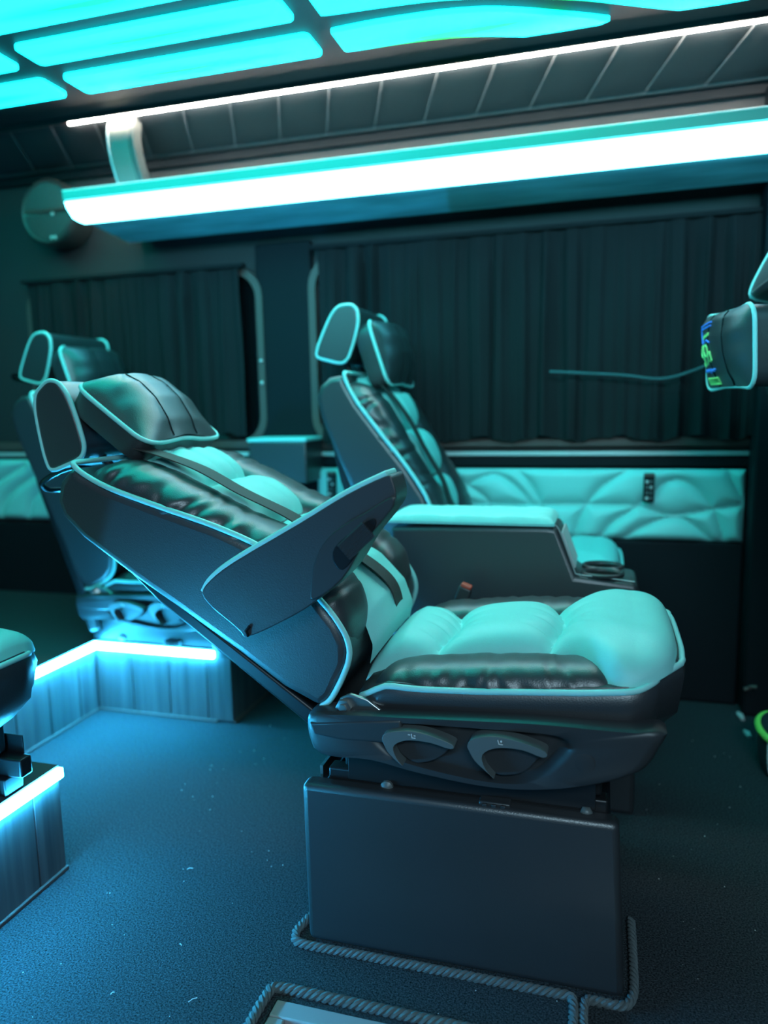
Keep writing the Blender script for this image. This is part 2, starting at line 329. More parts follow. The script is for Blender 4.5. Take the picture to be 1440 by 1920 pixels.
# ------------------------------------------------------------------ luggage rack
def rack():
    r = empty('luggage_rack', (-.6, 2.45, 1.65), label='overhead luggage shelf with a broad white light bar along its front', cat='luggage rack')
    o = Vector((-.6, 2.45, 1.65)); rel = lambda *p: tuple(Vector(p) - o)
    x1 = 1.3
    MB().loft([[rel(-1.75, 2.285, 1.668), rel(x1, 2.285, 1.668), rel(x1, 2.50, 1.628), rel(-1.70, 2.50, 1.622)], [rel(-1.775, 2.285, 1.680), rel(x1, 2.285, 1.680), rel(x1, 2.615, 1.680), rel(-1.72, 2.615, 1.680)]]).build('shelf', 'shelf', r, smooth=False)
    pr = [(2.312, 1.652), (2.278, 1.652), (2.273, 1.664), (2.272, 1.700), (2.274, 1.720), (2.287, 1.720)]
    def endx(z): return -1.742 - .05 * (max(0, z - 1.652) / .07) ** .55
    MB().loft([[rel(endx(z), y, z) for y, z in pr], [rel(x1, y, z) for y, z in pr]]).build('light_bar', 'rackled', r)
    MB().loft([[rel(-1.797, y, z) for y, z in ((2.272, 1.7245), (2.288, 1.7245), (2.288, 1.7545), (2.272, 1.7545))], [rel(x1, y, z) for y, z in ((2.272, 1.7245), (2.288, 1.7245), (2.288, 1.7545), (2.272, 1.7545))]]).build('glass_lip', 'acryl', r, bevel=.002)
    MB().tube([rel(-1.797, 2.276, 1.756), rel(x1, 2.276, 1.756)], .0035, 8).build('lip_highlight', M['white'], r)  # white tube paints the light along the lip's top
    MB().box(rel(-1.78, 2.288, 1.673), rel(x1, 2.292, 1.75)).build('front_board', 'dark', r)
rack()
def bracket():
    r = empty('rack_bracket', (-1.60, 2.45, 1.66), label='pale curved bracket holding the left end of the luggage shelf', cat='bracket')
    c = sm2([(2.37, 2.0), (2.345, 1.95), (2.352, 1.88), (2.385, 1.80), (2.43, 1.73), (2.45, 1.684), (2.50, 1.684), (2.475, 1.74), (2.43, 1.82), (2.40, 1.89), (2.395, 1.95), (2.41, 2.0)], 4)
    c = [(y - 2.45, z - 1.66) for y, z in c]
    MB().prism(c, lambda a, b, d: (d, a, b), -.055, .03).build('arm', 'bracket', r, bevel=.008)
    MB().prism([(a * .985 - .002, b) for a, b in c], lambda a, b, d: (d, a, b), .031, .05).build('arm_liner', mat('bracket_grey', (.10, .10, .095), .6), r, bevel=.006)
    MB().tube([(-.05, a - .003, b) for a, b in c[:26]], .003, 6).build('edge_seam', 'thread', r)
bracket()
def vent():
    r = empty('ceiling_speaker', (-2.045, 2.50, 1.762), label='round dark vent disc on the wall at the left end of the shelf', cat='vent')
    f = lambda x, y, h: (x, -h, y)
    MB().lathe([(.03, -.11), (.118, -.11), (.122, -.02), (.121, 0), (.113, .008), (.108, .004)], f, 40).build('rim', 'vent', r)
    half = lambda s: [(.105 * math.cos(a), s * .006 + s * .10 * math.sin(a)) for a in np.linspace(0.02, math.pi - .02, 20)]
    MB().prism(half(1), lambda a, b, d: (a, -d, b), -.01, .006).build('upper_flap', 'vent', r, bevel=.004)
    MB().prism(half(-1), lambda a, b, d: (a, -d - .003, b), -.01, .004).build('lower_flap', 'vent', r, bevel=.004)
    MB().tube([(-.10, -.010, .004), (0, -.013, .002), (.10, -.010, .004)], .004, 8).build('hinge_bar', 'wframe', r)
    MB().lathe([(.006, 0), (.005, .006)], lambda x, y, h: (.03 + x, -.012 - h, -.012 + y), 10).build('stud', 'alu', r)
    for q in (.012, .028): MB().lathe([(.008, 0), (.006, .004)], lambda x, y, h: (q + x, -.004 - h, -.095 + y), 10).build('indicator', 'alu', r)
vent()

# ------------------------------------------------------------------ raised rear platform with light strips
def platform():
    o = Vector((-1.9, 1.7, 0)); r = empty('platform', o, label='raised rear platform of grey boards edged with blue light strips', cat='platform')
    rel = lambda *p: tuple(Vector(p) - o); Z = .243; FX, RX, YN, YF = -1.125, -1.63, 1.270, 2.055
    pts = [(-3, .50), (FX, .50), (FX, YN), (RX, YN), (RX, YF), (FX, YF), (FX, 2.60), (-3, 2.60)]
    MB().prism([(a + 1.9, b - 1.7) for a, b in pts], lambda a, b, d: (a, b, d), Z - .02, Z).build('platform_top', mat('platform_vinyl', (.05, .055, .06), .35), r, smooth=False)
    MB().prism([(a + 1.9, b - 1.7) for a, b in [(-3, .51), (FX - .02, .51), (FX - .02, YN - .02), (RX - .02, YN - .02), (RX - .02, YF + .02), (FX - .02, YF + .02), (FX - .02, 2.59), (-3, 2.59)]], lambda a, b, d: (a, b, d), 0.001, Z - .022).build('platform_core', 'dark', r, smooth=False)
    faces = [((FX, .50), (FX, YN), (-.02, 0)), ((FX, YN), (RX, YN), (0, -.02)), ((RX, YN), (RX, YF), (-.02, 0)), ((RX, YF), (FX, YF), (0, .02)), ((FX, YF), (FX, 2.58), (-.02, 0))]
    for fi, (a, b, d) in enumerate(faces):
        L = math.hypot(b[0] - a[0], b[1] - a[1]); w = .139; off = (.134 if fi == 0 else .0)
        cuts = [0] + [off + k * w for k in range(1 if off == 0 else 0, 9) if .01 < off + k * w < L - .03] + [L]
        ux, uy = (b[0] - a[0]) / L, (b[1] - a[1]) / L
        for c0, c1 in zip(cuts[:-1], cuts[1:]):
            p, q = (a[0] + ux * (c0 + .0012), a[1] + uy * (c0 + .0012)), (a[0] + ux * (c1 - .0012), a[1] + uy * (c1 - .0012))
            xs, ys = sorted((p[0], q[0] + d[0])) if d[0] else sorted((p[0], q[0])), sorted((p[1], q[1] + d[1])) if d[1] else sorted((p[1], q[1]))
            MB().box(rel(xs[0], ys[0], .006), rel(xs[1], ys[1], Z - .021)).build('plank', 'wood', r, bevel=.0015, seg=1)
    def edge(name, a, b, nrm, z0, z1, d, m):
        xs = sorted((a[0], b[0], a[0] + nrm[0] * d, b[0] + nrm[0] * d)); ys = sorted((a[1], b[1], a[1] + nrm[1] * d, b[1] + nrm[1] * d))
        return MB().box(rel(xs[0], ys[0], z0), rel(xs[-1], ys[-1], z1)).build(name, m, r, bevel=.002)
    E3 = [((FX, .50), (FX, YN), (1, 0)), ((RX, YN + .02), (RX, YF), (1, 0)), ((RX, YF), (FX - .055, YF), (0, -1))]
    for a, b, nr in E3: edge('light_strip', a, b, nr, Z - .026, Z - .004, .012, 'stepled')
    for a, b, nr in E3 + [((FX, YF), (FX, 2.58), (1, 0))]: edge('skirting', a, b, nr, 0.0, .009, .007, 'wframe')
    edge('edge_lip', (FX, YF), (FX, 2.58), (1, 0), Z - .02, Z, .004, 'dark')
platform()

# ------------------------------------------------------------------ captain seats
PIPE = [(0.023, -.023), (.016, .006), (.026, .075), (.046, .109), (.083, .130), (.135, .145), (.20, .155), (.271, .158), (.367, .137), (.476, .103), (.588, .070), (.652, .061), (.677, .064)]
REAR = [(.686, .02), (.674, -.016), (.647, -.037), (.591, -.047), (.456, -.046), (.353, -.041), (.202, -.036), (.10, -.036)]
BTOP = [(.016, .043), (.037, .104), (.068, .144), (.128, .178), (.253, .182), (.377, .158), (.50, .139), (.609, .115), (.675, .083)]
CTOP = [(-.004, .076), (.014, .119), (.056, .150), (.132, .168), (.294, .171), (.339, .165), (.427, .163), (.504, .147), (.59, .139), (.664, .082), (.68, .05)]
CAP = [(.88, .094), (.877, .115), (.868, .135), (.85, .144), (.831, .141), (.809, .131), (.777, .108), (.75, .085), (.731, .065), (.727, .041), (.749, .007), (.773, -.021), (.795, -.011), (.821, .014), (.846, .041), (.868, .068)]
def ip(x, pts, c=1): return float(np.interp(x, [p[0] for p in pts], [p[c] for p in pts]))
def bolster(path, up, side, hw, hh, seed, ncre, m=200, n=30, outer=-1):
    """padded roll along a path; up/side give the cross-section axes; ruched with creases that start at the piped edge"""
    rs = np.random.RandomState(seed); P = smooth_path(path, 12); L = [0.0]
    for i in range(1, len(P)): L.append(L[-1] + (P[i] - P[i - 1]).length)
    li = np.linspace(0, L[-1], m); X = np.stack([np.interp(li, L, [p[k] for p in P]) for k in range(3)], 1)
    cs = [(rs.uniform(.03, .97) * L[-1], rs.uniform(.007, .017), rs.uniform(.03, .085), rs.uniform(-.03, .03)) for _ in range(ncre)]
    kx = np.cumsum(rs.uniform(.005, .030, 110)) - .05; kv = rs.uniform(-.6, .2, 110) * rs.choice([.35, .8, 1.2], 110)
    up, side = np.array(up), np.array(side); rings = []
    for i in range(m):
        t = li[i] / L[-1]; e = min(1, (1 - abs(2 * t - 1) ** 9) ** .5 + .02); ring = []
        for k in range(n):
            a = 2 * math.pi * k / n; c, s = math.cos(a), math.sin(a); sc, ss = np.sign(c) * abs(c) ** .75, np.sign(s) * abs(s) ** .75
            oo = .5 + .5 * (c * outer); d = 0
            for p0, wd, dep, sl in cs:
                q = (li[i] - p0 - sl * s) / wd; d += dep * math.exp(-q * q) * (.15 + .85 * oo) - .45 * dep * math.exp(-(q / 2.2) ** 2) * oo
            ruch = .11 * float(np.interp(li[i] + .034 * s + .016 * c, kx, kv))
            g = e * (1 - d + ruch * (.25 + .75 * oo)); ring.append(tuple(X[i] + side * sc * hw * g + up * ss * hh * g))
        rings.append(ring)
    return MB().loft(rings)
def seat(loc, ang, label, group, bar=True, base=True, armrest=False, pillow='front', buckle=None, plate=True, seed=1, lettering=False):
    root = empty('captain_seat', loc, label=label, cat='seat', group=group)
    a = math.radians(ang); cu, su = math.cos(a), math.sin(a); Z0 = .47
    def B(u, v, y): return (u * cu + v * su, y, Z0 + u * su - v * cu)
    UP = (su, 0, -cu); HW = .25
    # --- backrest
    MB().prism(PIPE + REAR, lambda u, v, y: B(u, v, y), -HW, HW).build('back_shell', 'black', root, bevel=.016, seg=4, angle=50)
    pn = smooth_path([(*p, 0) for p in PIPE], 4)
    loop = [B(p[0], p[1] + .003, -HW + .004) for p in pn] + [B(.683, .066, y) for y in (-.235, -.18, -.1, 0, .1, .18, .235)] + [B(p[0], p[1] + .003, HW - .004) for p in reversed(pn)]
    MB().tube(loop, .0055, 8).build('back_piping', 'pipe', root)
    for s in (-1, 1):
        path = [B(u, v - .052, s * .167) for u, v in ((.03, .10), (.07, .148), (.13, .178), (.25, .182), (.375, .158), (.50, .139), (.60, .117), (.662, .09))]
        bolster(path, UP, (0, 1, 0), .080, .058, seed + s + 3, 15, outer=s).build('back_bolster', 'black', root)
    m, n = 120, 40; U, T = np.meshgrid(np.linspace(.0, .676, m), np.linspace(-1, 1, n), indexing='ij')
    V = np.interp(U, [p[0] for p in CTOP], [p[1] for p in CTOP])
    dep = np.zeros_like(U)
    for g, w, dp in ((.477, .020, .042), (.317, .020, .042), (.185, .018, .030), (.60, .016, .02)):
        q = np.abs(U - g - .012 * T ** 2); dep += dp * np.exp(-q / w)
        dep += .006 * np.sin(T * 15 + g * 40 + 30 * U) * np.exp(-q / .03) * (q > .004)
    V = V + .016 - dep - .045 * np.abs(T) ** 3 - .0
    A = np.zeros((m, n, 3)); A[..., 0] = U * cu + V * su; A[..., 1] = T * .145; A[..., 2] = Z0 + U * su - V * cu
    MB().grid(A).build('back_cushion', 'aqua', root)
    MB().prism([(-.03, -.055), (.50, -.047), (.53, -.055), (.40, -.075), (.0, -.088)], lambda u, v, y: B(u, v, y), -.215, .215).build('back_frame', 'metal', root, bevel=.006)
    # --- seat belt, along the near side of the aqua centre
    bp = [(.66, -.125, .108), (.60, -.126, .132), (.50, -.124, .160), (.40, -.122, .172), (.30, -.105, .184), (.22, -.07, .176), (.14, -.05, .182), (.07, -.03, .170), (.03, -.02, .140), (.01, -.015, .10)]
    bp = smooth_path([B(u, v + .006, y) for u, y, v in bp], 6); MB().ribbon(bp, (0, 1, .0), .050, .0022).build('seat_belt', 'belt', root)
    # --- headrest
    cap = sm2(CAP, 3)
    MB().prism(cap, lambda u, v, y: B(u, v, y), -.155, .155).build('headrest', 'black', root, bevel=.008, seg=3)
    for s in (-1, 1):
        MB().tube([B(u, v, s * .151) for u, v in cap], .0048, 8, closed=True).build('headrest_piping', 'pipe', root)
    if bar: MB().tube(smooth_path([B(.69, .03, -.10), B(.765, -.015, -.105), B(.805, -.07, -.105), B(.812, -.095, -.098), B(.80, -.102, -.07), B(.80, -.102, .07), B(.812, -.095, .098), B(.805, -.07, .105), B(.765, -.015, .105), B(.69, .03, .10)], 4), .006, 8).build('headrest_bar', 'chrome', root)
    for s in (-.07, .07): MB().tube([B(.64, .02, s), B(.76, .035, s)], .009, 10).build('headrest_post', 'metal', root)
    # --- neck pillow
    def pillow_at(F, name='neck_pillow', w=.155, h=.102, th=.052, let=False, bul=.058):
        """F(p,q,d): p across, q up, d out of the face"""
        loop = []
        cor = rrect(-w, w, -h, h, .036, 6)
        K = []
        for x, y in cor: K.append((x, y))
        N = 72; ang_ = []
        per = [0]; Kc = K + [K[0]]
        for i in range(1, len(Kc)): per.append(per[-1] + math.hypot(Kc[i][0] - Kc[i - 1][0], Kc[i][1] - Kc[i - 1][1]))
        li = np.linspace(0, per[-1], N, endpoint=False); xs = np.interp(li, per, [k[0] for k in Kc]); ys = np.interp(li, per, [k[1] for k in Kc])
        wav = lambda x, y: .0022 * math.cos(x / w * 2.0 * math.pi) * (abs(y) / h) ** 4
        edge = [(x, y * (1 - .10 * (1 - (x / w) ** 2) ** 1 * (abs(y) / h) ** 4), wav(x, y)) for x, y in zip(xs, ys)]
        body = MB(); rings = []
        for sc, dz in ((.86, -th - .006), (.95, -th), (.985, -th * .6), (.99, -.01), (1, 0)):
            rings.append([F(x * sc, y * sc, d + dz) for x, y, d in edge])
        body.loft(rings, True, False)
        pb = body.build(name, 'black', root)
        def surf(x, y):
            fx, fy = x / w, y / h; e = max(0, (1 - abs(fx) ** 3.0)) ** .75 * float(np.interp(fy, [-1, -.93, -.6, -.1, .35, .75, .93, 1], [0, .13, .55, .92, 1, .86, .40, 0]))
            sm = 0
            for g in (-.30, .30): sm += .003 * math.exp(-abs(fx - g) / .05)
            for g in (-.30, .30): sm += .008 * math.exp(-((fx - g) / .10) ** 2 - ((fy + .80) / .14) ** 2)
            fold = .003 * math.sin(fy * 9 + fx * 3) * math.exp(-((abs(fx) - .75) / .25) ** 2)
            return bul * e - sm * e + fold * e
        rings = []
        for k in range(17):
            s = 1 - k / 16 * .999; rr = []
            for x, y, d in edge:
                X, Y = x * s, y * s; rr.append(F(X, Y, d * s ** 3 + surf(X, Y)))
            rings.append(rr)
        MB().loft(rings, False, True).build('pillow_face', 'black', pb)
        for sg in (-.30, .30): MB().tube([F(sg * w, y, surf(sg * w, y) + .001) for y in np.linspace(-.88 * h, .9 * h, 18)], .0016, 5).build('pillow_seam', 'dark', pb)
        MB().tube([F(x, y, d) for x, y, d in edge], .0050, 8, closed=True).build('pillow_piping', 'pipe', pb)
        if let:
            def mark(strokes, r, m, nm):
                mb = MB()
                for st in strokes: mb.tube([F(x, y, surf(x, y) + .0012) for x, y in st], r, 6)
                return mb.build(nm, m, pb)
            X0 = .050
            mark([[(X0 - .03, .066), (X0 - .005, .066), (X0 + .05, .062), (X0 + .058, .045), (X0 + .058, .022)], [(X0 - .026, .058), (X0 + .04, .054)], [(X0 - .022, .020), (X0 + .0, .026), (X0 + .04, .020)], [(X0 + .03, .020), (X0 + .048, .036), (X0 + .05, .05)]], .0022, 'blue', 'emblem')
            mark([[(X0 - .010, .042), (X0 + .024, .036)], [(X0 - .010, .038), (X0 + .024, .032)]], .0022, 'green', 'emblem_bar')
            c = lambda cx, cy, r, a0, a1: [(cx + r * math.cos(t), cy + 1.25 * r * math.sin(t)) for t in np.linspace(a0, a1, 12)]
            mark([c(X0 + .034, .002, .011, 0, 6.2), c(X0 + .034, -.022, .009, 1.6, 6.2), c(X0 + .008, .002, .011, 0, 6.2), [(X0 - .003, .0), (X0 + .0, -.02), (X0 + .012, -.030)], c(X0 - .014, -.012, .009, 0, 5.2), [(X0 - .022, .0), (X0 - .024, -.022)]], .0022, 'green', 'script_monogram')
            mark([[(X0 - .03 + .004 * k, -.044 + .003 * math.sin(k * 1.7)) for k in range(22)], [(X0 + .0, -.040), (X0 + .004, -.050)]], .0022, 'blue', 'script_line')
            mark([[(X0 - .028 + .010 * k, -.062), (X0 - .028 + .010 * k, -.076)] for k in range(8)] + [[(X0 - .028, -.062), (X0 + .042, -.062)], [(X0 - .028, -.076), (X0 + .042, -.076)]], .0022, 'green', 'small_lettering')
        return pb
    if pillow == 'front': pillow_at(lambda p, q, d: B(.71 + q, .157 + d + .06 * q, p))
    elif pillow == 'rear': pillow_at(lambda p, q, d: (-.362 - d * .975 + p * -.21 - .05 * q, -d * .21 + p * .975, 1.050 + q), w=.14, h=.092, th=.095, let=True, bul=.036)
    # --- seat cushion
    ZN = [(.0, .470), (.045, .490), (.065, .505), (.09, .517), (.167, .517), (.26, .522), (.35, .529), (.43, .535), (.51, .544), (.56, .560), (.60, .574)]
    def fx(y): return .585 - .042 * abs(y / HW) ** 4
    side = [(x, -HW) for x in np.linspace(.06, .485, 14)]
    cr = [(.485 + .062 * math.sin(t), -HW + .062 * (1 - math.cos(t))) for t in np.linspace(.2, 1.35, 6)]
    fr_ = [(fx(y) + .004, y) for y in np.linspace(-.165, .165, 12)]
    lp = side + cr + fr_ + [(x, -y) for x, y in reversed(cr)] + [(x, -y) for x, y in reversed(side)]
    lz = [(x, y, ip(x, ZN)) for x, y in lp]
    MB().tube(smooth_path([(.045, -HW + .01, .492)] + lz + [(.045, HW - .01, .492)], 2), .0055, 8).build('cushion_piping', 'pipe', root)
    full = lz + [(.03, y, .49) for y in (.2, 0, -.2)]
    def ring(ins, f, z=None):
        o = []
        for x, y, zz in full:
            k = 1 - ins / .25; o.append((.30 + (x - .30) * (1 - ins / .28), y * k, (zz + f) if z is None else z + .02 * x))
        return o
    MB().loft([ring(.006, .006), ring(-.002, -.006), ring(-.006, -.022), ring(.002, 0, .470), ring(.03, 0, .435), ring(.06, 0, .41)], True, True).build('cushion_base', 'black', root)
    m, n = 130, 70; Sx, T = np.meshgrid(np.linspace(0, 1, m), np.linspace(-1, 1, n), indexing='ij')
    XF = .583 - .042 * np.abs(T) ** 4 - .05 * np.abs(T) ** 14; X = .02 + (XF - .02) * Sx
    wd_ = np.clip((X - .385) / .10, 0, 1); Y = T * (.138 + (.246 - .138) * wd_ * wd_ * (3 - 2 * wd_))
    zp = np.interp(X, [p[0] for p in ZN], [p[1] for p in ZN])
    h = .074 * np.interp(X, [0, .1, .28, .45, .60], [.75, .80, .98, 1.12, 1.1])
    E = np.maximum(0, 1 - np.abs(T) ** 5) ** .5 * np.maximum(0, 1 - Sx ** 9) ** .5 * np.maximum(0, 1 - (1 - Sx) ** 24) ** .5
    dep = np.zeros_like(X)
    for g, dp in ((.168, .040), (.375, .044)):
        gx = g + .010 * np.cos(T * 3.0); q = np.abs(X - gx); dep += dp * np.exp(-q / .024)
        for k in range(5): dep += .0055 * np.exp(-((T - .75 + .35 * k + 2.0 * (X - g)) / .055) ** 2) * np.exp(-((q - .018) / .028) ** 2)
    fan = .0045 * np.sin(T * 14 + X * 30) * np.exp(-((X - .50) / .06) ** 2) * np.abs(T) ** 1.5
    Zc = zp + E * (h - dep + fan) + .001
    MB().grid(np.stack([X, Y, Zc], 2)).build('seat_cushion', 'aqua', root)
    for s, dz in ((-1, 0), (1, .012)):
        path = [(.045, s * .183, .458), (.10, s * .183, .487 + dz), (.22, s * .183, .505 + dz), (.34, s * .183, .514 + dz), (.42, s * .180, .516 + dz), (.508, s * .172, .522)]
        bolster(path, (0, 0, 1), (0, 1, 0), .066, .052, seed + s + 11, 13, outer=s).build('seat_bolster', 'black', root)
    # --- side trim with the two levers
    TY = -.285
    if plate:
        tr_ = [(-.046, .453), (-.03, .470), (.06, .476), (.14, .480), (.35, .492), (.474, .493), (.549, .495), (.552, .485), (.546, .471), (.516, .423), (.436, .390), (.351, .374), (.263, .370), (.153, .380), (.067, .393), (-.022, .391), (-.042, .414)]
        hole = sm2([(.075, .440), (.09, .456), (.13, .466), (.25, .470), (.36, .472), (.398, .468), (.41, .455), (.40, .440), (.37, .405), (.335, .386), (.28, .381), (.20, .388), (.13, .400), (.095, .418)], 4)
        c = (.25, .432)
        def polar(pl, N=96):
            out = []
            for k in range(N):
                t = 2 * math.pi * k / N - math.pi; dx, dz = math.cos(t), math.sin(t); best = None
                for (x0, z0), (x1, z1) in zip(pl, pl[1:] + pl[:1]):
                    ex, ez = x1 - x0, z1 - z0; den = dx * ez - dz * ex
                    if abs(den) < 1e-12: continue
                    r_ = ((x0 - c[0]) * ez - (z0 - c[1]) * ex) / den; q = ((x0 - c[0]) * dz - (z0 - c[1]) * dx) / den
                    if r_ > 0 and -1e-6 <= q <= 1 + 1e-6: best = r_ if best is None else max(best, r_)
                out.append((c[0] + dx * best, c[1] + dz * best))
            return out
        def polar2(N=96):                               # angles that follow the long outline evenly
            per = [0]; pl = sm2(tr_, 6); pc = pl + [pl[0]]
            for i in range(1, len(pc)): per.append(per[-1] + math.hypot(pc[i][0] - pc[i - 1][0], pc[i][1] - pc[i - 1][1]))
            li = np.linspace(0, per[-1], N, endpoint=False)
            return [(float(np.interp(l, per, [p[0] for p in pc])), float(np.interp(l, per, [p[1] for p in pc]))) for l in li]
        out = polar2()
        def toward(pl, p):
            t = math.atan2((p[1] - c[1]) * 2.2, p[0] - c[0]); dx, dz = math.cos(t), math.sin(t) / 2.2; best = 0
            for (x0, z0), (x1, z1) in zip(pl, pl[1:] + pl[:1]):
                ex, ez = x1 - x0, z1 - z0; den = dx * ez - dz * ex
                if abs(den) < 1e-12: continue
                r_ = ((x0 - c[0]) * ez - (z0 - c[1]) * ex) / den; q = ((x0 - c[0]) * dz - (z0 - c[1]) * dx) / den
                if r_ > 0 and -1e-6 <= q <= 1 + 1e-6: best = max(best, r_)
            return (c[0] + dx * best, c[1] + dz * best)
        inn = [toward(hole, p) for p in out]
        sc = lambda pl, k: [(c[0] + (x - c[0]) * k, c[1] + (z - c[1]) * k) for x, z in pl]
        mid = lambda A_, B_, k: [((1 - k) * x0 + k * x1, (1 - k) * z0 + k * z1) for (x0, z0), (x1, z1) in zip(A_, B_)]
        rg = [(out, -.235), (out, TY + .012), (mid(out, inn, .06), TY + .004), (mid(out, inn, .16), TY), (mid(out, inn, .9), TY), (inn, TY + .003), (sc(inn, .97), TY + .010), (sc(inn, .90), TY + .020)]
        MB().loft([[(x, y, z) for x, z in p] for p, y in rg]).build('side_trim', 'plastic', root)
        MB().prism([(-.04, .452), (.13, .474), (.135, .43), (.02, .425), (-.03, .43)], lambda x, z, y: (x, y, z), TY - .002, TY + .01).build('trim_cover', 'plastic', root, bevel=.005)
        for k, (x0, x1, zt, zb) in enumerate(((.100, .222, .459, .400), (.246, .372, .464, .396))):
            lv = empty('lever', (x0, TY, zt)); lv.parent = root; w = x1 - x0; h_ = zt - zb
            blade = sm2([(0, -.016), (.004, -.006), (.02, .0), (.05, .004), (.085, .0), (w, -.012), (w - .004, -.020), (.085, -.013), (.05, -.012), (.03, -.018), (.02, -.028), (.024, -.044), (.036, -.060)] if k == 0 else [(0, -.018), (.004, -.007), (.02, .001), (.05, .005), (.088, .0), (w, -.012), (w - .004, -.022), (.09, -.013), (.055, -.013), (.034, -.020), (.024, -.032), (.030, -.052), (.044, -.068)], 3, False)
            blade += sm2([(.030, -.056), (.012, -.040), (.004, -.026)], 3, False)
            MB().prism(blade, lambda x, z, y: (x, y, z), -.018, .012).build('handle_blade', 'plastic2', lv, bevel=.004, angle=45)
            bowl = sm2([(.018, -.022), (.04, -.010), (.085, -.010), (w - .006, -.018), (w - .012, -.034), (w - .035, -.054 * h_ / .06), (.055, -h_ - .004), (.035, -h_ + .004), (.022, -.042)], 4)
            MB().prism(bowl, lambda x, z, y: (x, y, z), .004, .014).build('handle_bowl', 'plastic', lv, bevel=.003)
            ic = MB(); ox, oz = .050, -.004
            for st in ([(0, .004), (.002, -.003), (.008, -.003)], [(.0055, .004), (.0055, .0)], [(.004, .0022), (.007, .0022)]) if k else ([(.002, .004), (.003, -.003), (.009, -.003)], [(-.004, .002), (.0, .002)], [(.006, 0.001), (.009, 0.001)]):
                ic.tube([(ox + x, -.0185, oz + z) for x, z in st], .0007, 5)
            ic.build('seat_symbol', 'white', lv)
        MB().lathe([(.0155, 0), (.0155, .0015), (.013, .002)], lambda x, y, h: (.432 + x, TY + .001 - h, .432 + y), 24).build('trim_plug', 'plastic', root)
        MB().prism([(.0, .47), (.012, .492), (.03, .502), (.062, .494), (.085, .478), (.10, .472), (.10, .45), (.0, .45)], lambda x, z, y: (x, y, z), -.262, -.254).build('recliner_plate', 'steel', root, bevel=.002)
        MB().lathe([(.0145, 0), (.0145, .008), (.008, .009), (.008, .013), (.004, .0132)], lambda x, y, h: (.020 + x, -.262 - h, .478 + y), 6).build('nut', 'steel', root)
    # --- frame, rails and base
    zb = .30 if base else max(.2445 - loc[2], .295); xe = .47 if base else .515
    MB().box((.0, -.215, zb + .04), (.46, .215, .42)).build('seat_pan', 'metal', root, bevel=.006)
    for s in (-1, 1):
        MB().box((-.03, s * .205 - .016, zb), (xe, s * .205 + .016, zb + .038)).build('seat_rail', 'metal', root, bevel=.004)
        MB().box((.01, s * .222 - .002, zb + .02), (xe - .02, s * .222 + .002, zb + .075)).build('rail_plate', 'metal', root, bevel=.001)
    for x, z in ((.085, zb + .016), (.435, zb + .014)):
        MB().lathe([(.012, 0), (.012, .006), (.007, .010), (.003, .011)], lambda p, q, h: (x + p, -.224 - h, z + q), 12 if x < .2 else 6).build('bolt', 'plastic2', root)
    MB().box((.255, -.245, zb + .002), (.31, -.222, zb + .022)).build('cable_plug', 'plastic', root, bevel=.003)
    for k in range(3): MB().box((.262 + k * .016, -.249, zb + .003), (.270 + k * .016, -.243, zb + .02)).build('plug_rib', 'plastic', root, bevel=.001)
    if zb + loc[2] > .25 and not base:
        for s in (-1, 1): MB().box((-.02, s * .205 - .03, .2440 - loc[2]), (xe - .03, s * .205 + .02, zb)).build('mount_riser', 'metal', root, bevel=.003)
    if base:
        MB().box((-.045, -.212, .0), (.475, .225, .30)).build('base_box', 'dark', root, bevel=.004)
        MB().prism([(-.072, .317), (.488, .317), (.503, .002), (-.069, .002)], lambda x, z, y: (x, y, z), -.255, -.214).build('base_panel', 'black', root, bevel=.012, seg=4)
        MB().box((-.05, -.214, .30), (-.044, .20, .335)).build('base_flange', 'steel', root)
    if buckle:
        bx, by, bz, tilt = buckle; bk = empty('buckle', (bx, by, bz)); bk.parent = root; bk.rotation_euler = (0, tilt, .0)
        MB().box((-.016, -.012, -.10), (.016, .012, 0)).build('buckle_body', 'plastic', bk, bevel=.005)
        MB().box((-.013, -.011, -.002), (.013, .011, .007)).build('buckle_button', 'red', bk, bevel=.003)
    if armrest:
        AR = [(-.66, .688), (-.643, .712), (-.596, .746), (-.476, .814), (-.392, .863), (-.325, .894), (-.315, .889), (-.309, .858), (-.326, .830), (-.358, .791), (-.395, .735), (-.453, .683), (-.512, .647), (-.577, .616), (-.590, .624), (-.611, .641), (-.641, .663)]
        AR = [(x + .45, z) for x, z in AR]
        ar = empty('armrest', (0, 0, 0)); ar.parent = root; y0, y1 = -.333, -.262
        MB().prism(sm2(AR, 3), lambda x, z, y: (x, y, z), y0, y1).build('arm_body', 'black', ar, bevel=.014, seg=4, angle=50)
        top = sm2([(x, z + .004) for x, z in AR[:6]], 5, False)
        MB().ribbon([(x, (y0 + y1) / 2, z) for x, z in top], (0, 1, 0), y1 - y0 - .012, .010).build('arm_pad', 'aqua', ar, bevel=.004)
        MB().tube([(x, y0 + .006, z - .001) for x, z in top], .0052, 8).build('arm_piping', 'pipe', ar)
        rc_ = [(.136, .862), (.095, .838), (.048, .811), (.019, .784), (.001, .748), (-.005, .71), (-.001, .690), (.05, .726), (.088, .785), (.122, .826), (.139, .848)]
        MB().prism(sm2(rc_, 3), lambda x, z, y: (x, y, z), y0 - .008, y0 + .01).build('arm_bracket', 'plastic', ar, bevel=.003)
        MB().prism(sm2([(.105, .828), (.07, .806), (.040, .780), (.036, .757), (.052, .742), (.078, .770), (.108, .812)], 3), lambda x, z, y: (x, y, z), y0 - .0095, y0).build('arm_socket', 'dark', ar, bevel=.002)
        kb = MB(); e0, e1 = Vector((.056, 0, .772)), Vector((.100, 0, .812)); dr = (e1 - e0).normalized(); nr = Vector((-dr.z, 0, dr.x))
